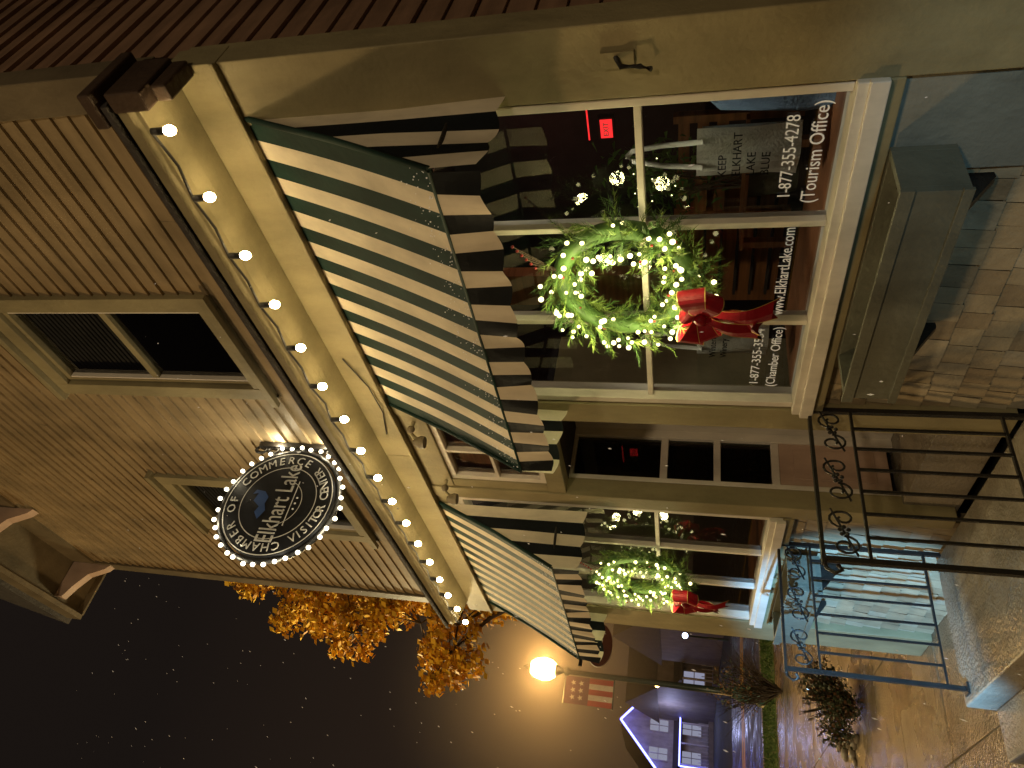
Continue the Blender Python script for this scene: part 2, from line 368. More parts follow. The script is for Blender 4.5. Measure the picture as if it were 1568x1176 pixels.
mb.build('wall_fixtures',B)

L=empty('window_lettering')
text('1-877-355-4278',(-2.045,3.018,-.405),.43,RF,'text',L,'phone_line',h=.082)
text('(Tourism Office)',(-2.03,3.018,-.515),.53,RF,'text',L,'office_line',h=.09)
text('www.ElkhartLake.com',(-2.755,3.018,-.455),.62,RF,'text',L,'web_line',h=.085)
text('1-877-355-3554',(-3.44,3.018,-.375),.50,RF,'text',L,'phone_line_b',h=.075)
text('(Chamber Office)',(-3.44,3.018,-.475),.54,RF,'text',L,'office_line_b',h=.078)

def tote(x,y,z,wd,ht,nm,lines,rz=0):
    E=empty(nm); mb=MB(); n=8
    P=[]
    for j in range(n+1):
        v=j/n
        for i in range(n+1):
            u=i/n; hw=wd/2*(1-.12*v)
            P.append((x+(u*2-1)*hw, y-.05*math.sin(math.pi*u)*(1-.5*v)+.012*math.sin(9*u+5*v), z-ht/2+ht*v))
    for j in range(n):
        for i in range(n):
            a=j*(n+1)+i; mb.face([P[a],P[a+1],P[a+n+2],P[a+n+1]],'tote',True)
    mb.box(x-wd*.4,x+wd*.4,y+.01,y+.05,z-ht/2,z+ht*.45,'tote')
    for s_ in (-1,1):
        mb.path([(x+s_*wd*.25,y-.02,z+ht/2-.03),(x+s_*wd*.2,y-.01,z+ht/2+.18),(x+s_*.03,y,z+ht/2+.33),(x,y,z+ht/2+.36)],.014,'tote')
    mb.build('bag_body',E)
    for i,l in enumerate(lines): text(l,(x-wd*.36,y-.066,z+.12-i*.07),None,RF,'sign',E,'print',h=.06,align='LEFT')
    return E
tote(-2.2,3.34,-.24,.30,.50,'tote_bag',['KEEP','ELKHART','LAKE','BLUE'])
tote(-3.58,3.30,-.24,.30,.44,'tote_bag',['WinterFest','Winery'])
mb=MB(); mb.path([(-1.9,3.5,-.62),(-1.9,3.5,-.5),(-1.9,3.5,-.1),(-1.9,3.5,.0)],[.16,.17,.14,.05],'shirt',14); mb.build('folded_blue_shirt')
E=empty('exit_sign'); mb=MB(); mb.box(-3.05,-2.87,4.88,4.93,.62,.74,'sock'); mb.box(-3.035,-2.885,4.872,4.879,.635,.725,'redglow'); mb.build('housing',E)
text('EXIT',(-2.96,4.868,.68),.11,RF,'swhite',E,'exit_lettering')
mb=MB(); mb.path([(-3.06,4.9,.82),(-2.70,4.9,.82)],.006,'redglow'); mb.build('neon_tube',E)
E=empty('lit_indoor_plant'); mb=MB(); ix=-2.95
for i in range(14):
    mb.path([(ix+random.uniform(-.1,.1),4.2,-.3),(ix+random.uniform(-.2,.2),4.2,.15+random.random()*.3)],.006,'bark')
for i in range(16):
    mb.ball((ix+random.gauss(0,.10),4.15+random.uniform(-.1,.1),.25+random.gauss(0,.15)),.005,'mini',5,4)
for i in range(400):
    c=Vector((ix+random.gauss(0,.14),4.2,.2+random.gauss(0,.18))); d=Vector((random.gauss(0,.05),random.gauss(0,.05),random.gauss(0,.05))); mb.face([c,c+d,c+d*.6+Vector((.02,0,.02))],'pine')
mb.lathe((ix,4.2,-.62),[(.12,0),(.15,.3),(.13,.33)],'box'); mb.build('plant_and_pot',E)

# ---------- awnings
def awning(x0,x1,nm):
    A=empty(nm); n=21; yt,zt,yf,zf,zv=2.955,2.20,2.43,1.09,.87
    mb=MB(); ns=10; sw=(x1-x0)/n; sub=3
    def top(x,s):
        b=.010*math.sin((x-x0)*2.8)*math.sin(math.pi*s)
        sg=.012*math.sin(math.pi*s)
        return (x,yt+(yf-yt)*s+sg+b, zt+(zf-zt)*s-sg+b)
    for i in range(n*sub):
        a=x0+(x1-x0)*i/(n*sub); b=x0+(x1-x0)*(i+1)/(n*sub); k='green' if (i//sub)%2==0 else 'canvas'
        for j in range(ns):
            mb.face([top(a,j/ns),top(a,(j+1)/ns),top(b,(j+1)/ns),top(b,j/ns)],k,True)
    mb.build('canopy_canvas',A)
    mb=MB()
    for i in range(260):
        x=random.uniform(x0,x1); s=1-abs(random.gauss(0,.09)); 
        if s<.4: continue
        c=Vector(top(x,s))+Vector((0,-.006,.003)); r_=random.uniform(.0015,.004)
        mb.ball(c,r_,'snow',5,4)
    mb.build('settled_snow_specks',A)
    mb=MB(); sub=8; N=n*sub
    def val(x,s):
        ph=(x-x0)/(sw*2)
        sc_=.022*abs(math.sin(math.pi*ph))
        fl=.018*math.sin(7.3*x+1)+.012*math.sin(17*x+.5)+.006*math.sin(31*x)
        return (x,yf-.006-fl*s, zf-s*(zf-zv-.012+sc_+.006*math.sin(5*x)))
    for i in range(N):
        a=x0+(x1-x0)*i/N; b=x0+(x1-x0)*(i+1)/N; k='black' if (i//sub)%2==0 else 'canvas'
        for j in range(4): mb.face([val(a,j/4),val(a,(j+1)/4),val(b,(j+1)/4),val(b,j/4)],k,True)
    mb.path([(x0,yf,zf),(x1,yf,zf)],.010,'green')
    mb.build('valance',A)
    mb=MB(); ny=5; sub=6
    for xs,sg in ((x0,-1),(x1,1)):
        for i in range(ny*sub):
            ya=yf+(yt-yf)*i/(ny*sub); yb=yf+(yt-yf)*(i+1)/(ny*sub); k='canvas' if (i//sub)%2==0 else 'black'
            def zz(y): 
                s=(yt-y)/(yt-yf); return zt+(zf-zt)*s-.015*math.sin(math.pi*s)
            def X(y,z):
                t=max(0,min(1,(1.4-z)/.5)); return xs+sg*(.004+.022*t*math.sin(13*y+1))
            zl=lambda y: zv-.03*abs(math.sin((y-yf)*math.pi/.21))+.01
            for j in range(5):
                f=lambda y,q: zz(y)+(zl(y)-zz(y))*q/5
                mb.face([(X(ya,f(ya,j)),ya,f(ya,j)),(X(ya,f(ya,j+1)),ya,f(ya,j+1)),(X(yb,f(yb,j+1)),yb,f(yb,j+1)),(X(yb,f(yb,j)),yb,f(yb,j))],k,True)
        mb.path([(xs+sg*.012,yt,zt),(xs+sg*.012,(yt+yf)/2+.012,(zt+zf)/2-.012),(xs+sg*.012,yf,zf)],.016,'green')
    mb.build('side_panels',A)
    mb=MB(); mb.path([(x0,yt,zf+.02),(x0+.01,yf+.02,zf)],.012,'iron'); mb.path([(x1-.01,yt,zf+.02),(x1-.01,yf+.02,zf)],.012,'iron'); mb.build('frame',A)
awning(-3.93,-1.62,'striped_awning'); awning(-7.62,-5.42,'striped_awning')

E=empty('string_lights'); mb=MB(); bb=MB()
xs=[-1.46-i*(7.50-1.46)/16 for i in range(17)]
pts=[]
for i,x in enumerate(xs):
    dy=random.uniform(-.008,.008); dz=random.uniform(-.008,.006)
    mb.path([(x,2.63,2.47),(x,2.63+dy,2.40+dz)],.018,'sock',8); bb.ball((x,2.63+dy,2.378+dz),.025,'bulb',10,8,1.3); pts.append((x,2.63,2.475))
    if i<16: pts.append((x-.186,2.63,2.455-random.random()*.02))
mb.path(pts,.008,'sock',5); mb.build('cable',E); bb.build('bulbs',E)

# ---------- round sign
E=empty('round_projecting_sign'); cx,cy,cz,R=-4.61,2.40,3.21,.47
mb=MB()
def ringpts(r,x,n=64): return [(x,cy+r*math.cos(2*math.pi*i/n),cz+r*math.sin(2*math.pi*i/n)) for i in range(n)]
a=ringpts(R,cx+.035); b=ringpts(R,cx-.035)
mb.face(a,'sign'); mb.face(b[::-1],'sign')
for i in range(64): j=(i+1)%64; mb.face([a[i],b[i],b[j],a[j]],'sign')
def annulus(r0,r1,x,k,a0=0,a1=2*math.pi,n=64):
    for i in range(n):
        t=a0+(a1-a0)*i/n; u=a0+(a1-a0)*(i+1)/n
        P=lambda r,q:(x,cy+r*math.cos(q),cz+r*math.sin(q))
        mb.face([P(r0,t),P(r1,t),P(r1,u),P(r0,u)],k)
annulus(.455,.463,cx+.038,'swhite'); annulus(.320,.327,cx+.038,'swhite'); annulus(.20,.206,cx+.038,'swhite',math.radians(205),math.radians(335),24)
mb.box(cx+.036,cx+.039,cy-.20,cy+.20,cz-.125,cz-.119,'swhite')
lk=[(-.16,.12),(-.10,.17),(-.05,.15),(0,.22),(.07,.20),(.06,.25),(.10,.23),(.09,.15),(.04,.10),(-.02,.11),(-.08,.08)]
mb.face([(cx+.038,cy+p,cz+q) for p,q in lk],'sblue')
for i in range(3): mb.ball((cx+.036,cy-.05+.05*i,cz-.155),.009,'swhite',6,4)
mb.path(ringpts(.50,cx)+[ringpts(.50,cx)[0]],.022,'sock',6)
mb.build('sign_disc',E)
text('Elkhart Lake',(cx+.038,cy,cz-.02),.70,RX,'swhite',E,'sign_name',ext=.002,h=.22)
def arc(s,r,a0,a1,flip):
    n=len(s)
    for i,ch in enumerate(s):
        if ch==' ': continue
        t=a0+(a1-a0)*i/(n-1); tt=math.radians(t)
        c=bpy.data.curves.new('arc_letter','FONT'); c.body=ch; c.align_x='CENTER'; c.align_y='CENTER'; c.size=.10; c.extrude=.002; c.resolution_u=2; c.materials.append(M['swhite'])
        o=bpy.data.objects.new('arc_letter',c); sc.collection.objects.link(o)
        rot=Matrix.Rotation(math.radians(t-90 if not flip else t+90),4,'X')@Matrix(((0,0,1,0),(1,0,0,0),(0,1,0,0),(0,0,0,1)))
        o.matrix_world=Matrix.Translation((cx+.038,cy+r*math.cos(tt),cz+r*math.sin(tt)))@rot; o.parent=E
arc('CHAMBER OF COMMERCE',.392,200,-20,False)
arc('VISITOR CENTER',.392,-140,-40,True)
bb=MB(); mb=MB()
for i in range(36):
    t=2*math.pi*i/36+random.uniform(-.02,.02); rr=.535+random.uniform(-.012,.012)
    bb.ball((cx+.02+random.uniform(-.01,.01),cy+rr*math.cos(t),cz+rr*math.sin(t)),.018,'sbulb',8,6)
bb.build('rim_bulbs',E)
for i in range(8):
    t=2*math.pi*(i+.5)/8; lamp('rim_bulb_light','POINT',(cx+.06,cy+.58*math.cos(t),cz+.58*math.sin(t)),2.2,(1,.86,.58),.03,parent=E)
mb.box(cx-.03,cx+.03,2.93,2.975,2.86,3.62,'iron')
mb.box(cx-.012,cx+.012,2.87,2.93,cz-.03,cz+.03,'iron')
for z0 in (2.92,3.06,3.2,3.34,3.48,3.6):
    p=[(cx,2.94-.03*(1-math.cos(k*.6)),z0+.05*math.sin(k*.6)) for k in range(11)]
    mb.path(p,.014,'iron')
mb.build('wall_bracket',E)

# ---------- wreaths
def wreath(cx,cy,cz,nm,R=.345,r=.11,seed=1):
    rnd=random.Random(seed); E=empty(nm); mb=MB()
    for i in range(430):
        t=rnd.uniform(0,2*math.pi); ph=rnd.uniform(0,2*math.pi); rr=r*math.sqrt(rnd.random())*.9
        er=Vector((math.cos(t),0,math.sin(t))); et=Vector((-math.sin(t),0,math.cos(t))); ey=Vector((0,1,0))
        p=Vector((cx,cy,cz))+er*(R+rr*math.cos(ph))+ey*rr*math.sin(ph)*.8
        d=(er*math.cos(ph)*.75+ey*min(math.sin(ph)*.8,.2)-ey*.15+et*rnd.uniform(.2,1.1)+Vector((rnd.gauss(0,.3),rnd.gauss(0,.2),rnd.gauss(0,.3)))).normalized()
        Ln=rnd.uniform(.07,.15); k='pine' if rnd.random()<.45 else 'pine2'
        q=d.orthogonal().normalized(); q2=d.cross(q)
        for j in range(24):
            s=j/24; a=rnd.uniform(0,6.28); o=(q*math.cos(a)+q2*math.sin(a))
            b0=p+d*Ln*s; tip=b0+(o*.75+d*.75)*rnd.uniform(.03,.055)
            sd=d.cross(o)*.0025
            mb.face([b0-sd,b0+sd,tip],k)
    mb.build('needles',E)
    mb=MB()
    ring=[(cx+R*math.cos(2*math.pi*i/40),cy+.03,cz+R*math.sin(2*math.pi*i/40)) for i in range(41)]
    mb.path(ring,.05,'pine',8)
    for i in range(12):
        t=rnd.uniform(0,6.28); rr=R+rnd.uniform(-.12,.13); mb.ball((cx+rr*math.cos(t),cy-.08,cz+rr*math.sin(t)),.008,'berry',6,5)
    for i in range(6):
        mb.path([(cx+.1,cy,cz+R),(cx+.16+.03*i,cy-.04,cz+R+.12+.02*i)],.003,'bark',4); mb.ball((cx+.16+.03*i,cy-.04,cz+R+.12+.02*i),.009,'berry',6,5)
    mb.build('ring_frame',E)
    mb=MB()
    for i in range(92):
        t=2*math.pi*i/92+rnd.uniform(-.08,.08); rr=R+rnd.choice([-.10,-.04,.03,.10])+rnd.uniform(-.03,.03)
        mb.ball((cx+rr*math.cos(t),cy-.125+rnd.uniform(-.01,.06)+abs(rr-R)*.3,cz+rr*math.sin(t)),rnd.uniform(.009,.016),'mini',6,5)
    mb.build('mini_lights',E)
    for i in range(8):
        t=2*math.pi*i/8+.2; lamp('mini_light_lamp','POINT',(cx+(R-.02)*math.cos(t),cy-.17,cz+(R-.02)*math.sin(t)),1.9,(1,.90,.42),.03,parent=E)
    mb=MB(); bx,by,bz=cx-.07,cy-.17,cz-.40
    def loop(ang,L,W):
        n=16; ca,sa=math.cos(ang),math.sin(ang); pr=None
        for i in range(n+1):
            s=i/n; x=L*math.sin(math.pi*s)**.8 if 0<s<1 else 0; y=-.055*math.sin(2*math.pi*s)-.01
            wd=.025+(W-.025)*math.sin(math.pi*s)**.7 if 0<s<1 else .025
            def tr(x,z): return (bx+x*ca-z*sa, by+y+.008*math.sin(20*z), bz+x*sa+z*ca)
            row=[tr(x,-wd),tr(x,-wd*.93),tr(x,-wd*.3),tr(x,wd*.3),tr(x,wd*.93),tr(x,wd)]
            if pr:
                for j in range(5): mb.face([pr[j],row[j],row[j+1],pr[j+1]],'gold' if j in(0,4) else 'red',True)
            pr=row
    for a_,L_,W_ in [(.3,.18,.075),(math.pi-.3,.18,.075),(-.4,.15,.06),(math.pi+.4,.15,.06),(1.1,.10,.05)]: loop(a_,L_,W_)
    mb.ball((bx,by-.03,bz),.035,'red',10,8)
    for dx,Lt in ((-.12,.32),(.06,.38),(-.03,.30)):
        pr=None; n=12
        for i in range(n+1):
            s=i/n; wd=.02+.055*s; xx=bx+dx*s; zz=bz-Lt*s; yy=by-.02+.03*math.sin(5*s+dx*30)
            nt_=.05 if i==n else 0
            row=[(xx-wd,yy,zz),(xx-wd*.93,yy,zz),(xx,yy-.02,zz+nt_),(xx+wd*.93,yy,zz),(xx+wd,yy,zz)]
            if pr:
                for j in range(4): mb.face([pr[j],row[j],row[j+1],pr[j+1]],'gold' if j in(0,3) else 'red',True)
            pr=row
    mb.build('red_bow',E)
wreath(-2.67,2.86,.37,'christmas_wreath',seed=3); wreath(-6.40,2.86,.42,'christmas_wreath',seed=5)

def planter(x0,x1,nm):
    mb=MB(); y0,y1,z0,z1=2.62,2.94,-1.06,-.80; t=.035
    mb.box(x0,x1,y0,y0+t,z0,z1,'box'); mb.box(x0,x1,y1-t,y1,z0,z1,'box'); mb.box(x0,x0+t,y0+t,y1-t,z0,z1,'box'); mb.box(x1-t,x1,y0+t,y1-t,z0,z1,'box')
    mb.box(x0+t,x1-t,y0+t,y1-t,z0+.002,z0+.06,'soil')
    mb.box(x0-.015,x1+.015,y0-.018,y0-.001,z1-.045,z1+.01,'box'); mb.box(x0-.015,x1+.015,y0-.018,y0-.001,z0,z0+.04,'box')
    for x in (x0+.2,x1-.2): mb.prism([(2.95,z0-.2),(2.982,z0-.2),(2.982,z0-.003),(2.68,z0-.003)],x-.02,x+.02,'iron')
    r=random.Random(4)
    for i in range(16):
        x=r.uniform(x0+.1,x1-.1); y=r.uniform(y0+.06,y1-.06); mb.path([(x,y,z0+.05),(x+r.gauss(0,.03),y+r.gauss(0,.02),z0+.12),(x+r.gauss(0,.06),y+r.gauss(0,.03),z0+.16+r.random()*.05)],.003,'bark',4)
    mb.build(nm,None,.004)
planter(-3.31,-1.96,'window_planter_box'); planter(-7.06,-5.86,'window_planter_box')

def railing(x,nm,y0=1.93,y1=2.97,zt=-.72,zb=-1.93):
    mb=MB(); ir='iron'
    mb.box(x-.020,x+.020,y0-.03,y1,zt-.010,zt+.010,ir); mb.box(x-.012,x+.012,y0,y1,zt-.25,zt-.235,ir); mb.box(x-.012,x+.012,y0,y1,zb+.12,zb+.135,ir)
    mb.box(x-.015,x+.015,y0-.015,y0+.015,zb,zt-.012,ir); mb.box(x-.015,x+.015,y1-.03,y1,zb,zt-.012,ir)
    n=7
    for i in range(1,n):
        y=y0+(y1-y0)*i/n; mb.box(x-.008,x+.008,y-.008,y+.008,zb+.135,zt-.25,ir)
    m=3; wd=(y1-y0)/m
    for i in range(m):
        yc=y0+wd*(i+.5); zc=zt-.122
        # S scroll: two opposed spirals joined by a bar, with a small leaf rosette
        for s_ in (-1,1):
            p=[]
            for k in range(20):
                th=k*.45; rr=.075*(1-k/24)
                p.append((x,yc+s_*(.085-rr*math.cos(th)*.8),zc+s_*(rr*math.sin(th)*1.1)))
            mb.path(p,.0075,ir,5)
        mb.path([(x,yc-.145,zc-.06),(x,yc-.05,zc-.02),(x,yc+.05,zc+.02),(x,yc+.145,zc+.06)],.007,ir,5)
        for q in range(5):
            a=q*1.257; mb.ball((x+.012,yc+.024*math.cos(a),zc+.024*math.sin(a)),.013,ir,5,4)
    mb.path([(x,y0,zt),(x,y0-.05,zt-.01),(x,y0-.08,zt-.05),(x,y0-.06,zt-.09),(x,y0-.03,zt-.07)],.012,ir)
    mb.box(x-.04,x+.04,y0-.04,y0+.04,zb+.001,zb+.015,ir)
    mb.build(nm)
railing(-3.87,'iron_railing'); railing(-5.71,'iron_railing')
mb=MB(); mb.box(-5.83,-3.72,1.84,2.965,G,-1.93,'step'); mb.box(-5.80,-3.75,1.5,1.838,G,-2.11,'step'); mb.build('entry_landing',None,.015)

mb=MB(); mb.face([(-400,-300,G-.012),(300,-300,G-.012),(300,300,G-.012),(-400,300,G-.012)],'earth'); mb.build('ground')
mb=MB()
x=6.0
while x>-20.4:
    y=-2.6
    while y<9:
        if not (y>3.0 and x>-8.6): 
            mb.box(x-1.49,x,y,y+1.49,G-.10+random.uniform(-.002,.002),G+random.uniform(-.003,.003),'conc')
        y+=1.5
    x-=1.5
mb.build('sidewalk',None,.008)
mb=MB(); mb.box(-20.6,7,-2.95,-2.62,G-.2,G-.003,'step'); mb.box(-24.3,-24.0,-2.6,60,G-.2,G+.02,'step'); mb.build('kerb',None,.01)
mb=MB(); mb.face([(-120,-14,G-.008),(60,-14,G-.008),(60,-2.9,G-.008),(-120,-2.9,G-.008)],'asph'); mb.face([(-40,-2.9,G-.008),(-24.2,-2.9,G-.008),(-24.2,100,G-.008),(-40,100,G-.008)],'asph')
mb.face([(-33.0,-2.9,G-.004),(-32.5,-2.9,G-.004),(-32.5,100,G-.004),(-33.0,100,G-.004)],'yel')
mb.face([(-32.1,-2.9,G-.004),(-31.6,-2.9,G-.004),(-31.6,100,G-.004),(-32.1,100,G-.004)],'yel')
mb.face([(-120,-8.1,G-.004),(60,-8.1,G-.004),(60,-7.9,G-.004),(-120,-7.9,G-.004)],'yel'); mb.build('road')
mb=MB(); mb.box(-24.0,-20.55,-2.6,60,G-.1,G+.01,'grass')
r=random.Random(9)
for i in range(5000):
    x=r.uniform(-23.9,-20.6); y=r.uniform(-1,12); h=r.uniform(.04,.09); mb.face([(x,y-.02,G+.01),(x,y+.02,G+.01),(x+r.gauss(0,.03),y+r.gauss(0,.03),G+h)],'grass')
mb.build('grass_verge')

def leaves(mb,clumps,n,size,ks,rnd,squash=1):
    for _ in range(n):
        c=rnd.choices(clumps,weights=[q[3]**2 for q in clumps])[0]
        d=Vector((rnd.gauss(0,1),rnd.gauss(0,1),rnd.gauss(0,1))).normalized(); rr=c[3]*(rnd.random()**.45)*(1+.25*math.sin(5*d.x+3*c[0])*math.cos(4*d.z+c[1]))
        p=Vector(c[:3])+Vector((d.x*rr,d.y*rr,d.z*rr*squash))
        n_=Vector((rnd.gauss(0,1),rnd.gauss(0,1),rnd.gauss(0,1))).normalized(); a=n_.orthogonal().normalized(); b=n_.cross(a); s=size*rnd.uniform(.6,1.3)
        mb.face([p-a*s*.5,p+b*s*.35,p+a*s*.5,p-b*s*.35],rnd.choice(ks))
rnd=random.Random(11); E=empty('autumn_tree'); mb=MB()
mb.path([(-12.3,5.2,G),(-12.25,5.15,0),(-12.1,5.0,2.2),(-11.9,4.9,4.5),(-11.8,5.0,7)],[.3,.22,.17,.11,.03],'bark',9)
cl=[]
for (x,y,z,rr) in [(-11.6,4.0,3.8,.85),(-11.5,3.5,3.8,.6),(-11.7,4.0,4.5,.65),(-11.8,4.1,5.9,.85),(-11.7,3.7,5.7,.55),(-11.8,4.2,5.3,.5),(-11.8,4.5,6.9,.85),(-11.8,4.5,7.6,.65),(-11.9,5.0,8.2,.7),(-11.8,5.4,5.2,.9),(-11.8,5.2,3.6,.9),(-12.6,5.6,6.2,1.1),(-12.4,6.2,4.4,1.0)]:
    mb.path([(-12.0,4.95,z-1.3),((x-12)/2,(y+5)/2,z-.5),(x,y,z)],[.06,.04,.015],'bark',5)
    for k in range(9):
        d=Vector((rnd.gauss(0,1),rnd.gauss(0,1),rnd.gauss(0,1))).normalized()*rr*.85; cl.append((x+d.x,y+d.y,z+d.z,rr*.36))
        mb.path([(x,y,z),(x+d.x*1.2,y+d.y*1.2,z+d.z*1.2)],[.015,.005],'bark',4)
mb.build('trunk_and_limbs',E)
mb=MB(); leaves(mb,cl,16500,.115,['leafA','leafA','leafB'],rnd); mb.build('foliage',E)
E=empty('shrub'); mb=MB(); leaves(mb,[(-11.0,3.35,-2.0,.30),(-11.2,3.6,-1.9,.34),(-10.8,3.2,-2.1,.22),(-11.3,3.05,-2.05,.25)],3600,.05,['leafG','leafG','leafC'],rnd,.9)
for i in range(30):
    mb.path([(-11.1,3.4,G),(-11.1+rnd.gauss(0,.22),3.4+rnd.gauss(0,.22),-1.75+rnd.random()*.2)],.006,'bark',4)
mb.build('branches_and_leaves',E)
E=empty('bare_bush'); mb=MB(); bc=Vector((-19,5.85,G))
for i in range(120):
    p=bc; q=p+Vector((rnd.gauss(0,.15),rnd.gauss(0,.15),.45)); e=q+Vector((rnd.gauss(0,.35),rnd.gauss(0,.4),rnd.uniform(.3,1.2)))
    mb.path([p,q,e],[.015,.01,.003],'bark',4)
leaves(mb,[(-19,5.85,-1.2,.6)],700,.06,['leafC','leafG'],rnd); mb.build('twigs',E)
mb=MB()
for i in range(8):
    x=-11.6+rnd.uniform(-1.0,.5); y=2.8+rnd.uniform(-.2,.4); mb.ball((x,y,G+.02),rnd.uniform(.05,.11),'step',7,5,.6)
mb.build('landscape_rocks')

E=empty('street_lamp'); mb=MB(); lx,ly=-23.4,7.0
mb.lathe((lx,ly,G),[(.34,0),(.34,.15),(.27,.22),(.25,.7),(.17,.85),(.15,.95)],'teal',12)
mb.lathe((lx,ly,G),[(.11,.9),(.10,2),(.08,5.9),(.13,5.95),(.13,6.05),(.06,6.1),(.14,6.25),(.2,6.38)],'post',12)
mb.path([(lx,ly,3.72),(lx,ly-.98,3.72)],.025,'post'); mb.path([(lx,ly,2.18),(lx,ly-.98,2.18)],.025,'post')
mb.lathe((lx,ly,G),[(.18,7.17),(.10,7.28),(.03,7.44)],'post',10)
mb.build('post_and_arms',E)
mb=MB(); mb.lathe((lx,ly,G),[(.20,6.38),(.31,6.55),(.35,6.77),(.29,7.02),(.19,7.17)],'amber',12); mb.build('lamp_globe',E)
E=empty('street_banner'); mb=MB(); x=lx+.01; y0,y1=ly-.95,ly-.12
mb.face([(x,y0,2.95),(x,y1,2.95),(x,y1,3.70),(x,y0,3.70)],'fblue')
for i in range(5): 
    ya=y0+(y1-y0)*i/5; yb=y0+(y1-y0)*(i+1)/5; mb.face([(x,ya,2.2),(x,yb,2.2),(x,yb,2.95),(x,ya,2.95)],'fwhite' if i%2 else 'fred')
for i in range(6):
    y=y0+.2+(i%3)*.22; z=3.2+(i//3)*.25; mb.face([(x+.01,y+ (.09 if k%2==0 else .04)*math.sin(k*math.pi/5),z+(.09 if k%2==0 else .04)*math.cos(k*math.pi/5)) for k in range(10)],'fwhite')
mb.build('banner_cloth',E)

E=empty('oval_shop_sign'); mb=MB(); n=28
f=[(-11.0,3.75+.33*math.cos(2*math.pi*i/n),1.3+.2*math.sin(2*math.pi*i/n)) for i in range(n)]; bk=[(-11.06,p[1],p[2]) for p in f]
mb.face(f,'oval'); mb.face(bk[::-1],'oval')
for i in range(n): j=(i+1)%n; mb.face([f[i],bk[i],bk[j],f[j]],'fwhite')
mb.path([(-11.03,3.4,1.56),(-11.03,4.3,1.56),(-11.03,4.3,G)],.03,'iron'); mb.build('sign_board',E)
text('Bakery',(-10.99,3.75,1.3),.45,RX,'fwhite',E,'lettering')

def house(nm,x,y,wd,dp,hw,hr,sid,win,gable_front=True,blue=False,rows=2,cols=3,porch=False):
    E=empty(nm); mb=MB()
    mb.box(x-dp,x,y-wd/2,y+wd/2,G,G+hw,sid)
    if gable_front:
        mb.prism([(y-wd/2,G+hw),(y+wd/2,G+hw),(y,G+hw+hr)],x-dp,x,sid)
        o=.35
        for s_ in (-1,1):
            e=(y+s_*(wd/2+o),G+hw-o*hr/(wd/2)); t=(y,G+hw+hr)
            mb.prism([(e[0],e[1]+.01),(t[0],t[1]+.01),(t[0],t[1]+.2),(e[0],e[1]+.2)],x-dp-.2,x+.35,'roof')
            if blue:
                mb.path([(x+.42,e[0],e[1]+.05),(x+.42,t[0],t[1]+.05)],.09,'blueled',5)
                mb.path([(x+2.06,y+s_*wd/2,G+.4),(x+2.06,y+s_*wd/2,G+2.6)],.06,'blueled',5)
        if blue: mb.path([(x+2.06,y-wd/2,G+2.66),(x+2.06,y+wd/2,G+2.66)],.06,'blueled',5)
    else:
        mb.prism([(x-dp-.3,G+hw),(x+.4,G+hw),(x-dp/2,G+hw+hr)],y-wd/2-.3,y+wd/2+.3,'roof','y')
    for r_ in range(rows):
        for c_ in range(cols):
            yc=y-wd/2+wd*(c_+.5)/cols; zc=G+1.7+r_*2.7; hw_=min(.45,wd/cols*.28)
            mb.box(x+.005,x+.09,yc-hw_-.1,yc+hw_+.1,zc-.85,zc+.85,'siding_white')
            mb.box(x+.092,x+.10,yc-hw_,yc+hw_,zc-.75,zc+.75,win)
            mb.box(x+.102,x+.12,yc-.03,yc+.03,zc-.75,zc+.75,'siding_white'); mb.box(x+.122,x+.14,yc-hw_,yc+hw_,zc-.03,zc+.03,'siding_white')
    if porch:
        mb.prism([(x+.1,G+2.75),(x+2.0,G+2.55),(x+2.0,G+2.7),(x+.1,G+3.2)],y-wd/2,y+wd/2,'roof','y')
        for k in range(5): yy=y-wd/2+.2+(wd-.4)*k/4; mb.box(x+1.8,x+1.92,yy-.06,yy+.06,G,G+2.56,'siding_white')
        mb.box(x+.1,x+2,y-wd/2,y+wd/2,G,G+.4,'siding_grey')
        for k in range(24): yy=y-wd/2+.2+(wd-.4)*k/23; mb.box(x+1.84,x+1.88,yy-.02,yy+.02,G+.4,G+1.2,'siding_white')
    mb.build('house_body',E)
house('white_gable_house',-66.5,16.4,6.6,10,4.6,3.0,'siding_white','winlit',True,True,2,3,True)
house('grey_house',-56.6,20.0,6.5,9,4.4,2.6,'siding_grey','winlit',False,False,1,4,True)
house('grey_gable_house',-44,20.5,6,9,4.0,3.2,'siding_grey','room',False,False,1,3)
mb=MB(); mb.path([(-58,10.0,G),(-58,10.0,1.2)],[.08,.05],'post',6); mb.ball((-58,10.0,1.4),.24,'whled',8,6); mb.build('globe_lamp')
mb=MB(); mb.path([(-42,15.4,G),(-42,15.4,-.1)],[.08,.05],'post',6); mb.ball((-42,15.4,.1),.16,'whled',10,8); mb.build('globe_lamp')
mb=MB(); mb.path([(-49,14.5,G),(-49,14.5,1.6)],[.08,.05],'post',6); mb.ball((-49,14.5,1.8),.14,'amber2',8,6); mb.build('porch_lamp')
lamp('house_front_fill','POINT',(-46,12.0,1.0),30,(.6,.7,1),.3)  # unseen lamp added to brighten the dark house fronts
lamp('house_porch_fill','POINT',(-61,15.5,1.2),170,(.55,.58,1),.3)  # unseen bluish lamp added to brighten the gable house front
lamp('road_light','POINT',(-36,1.0,4.0),1300,(1,.52,.14),.3)

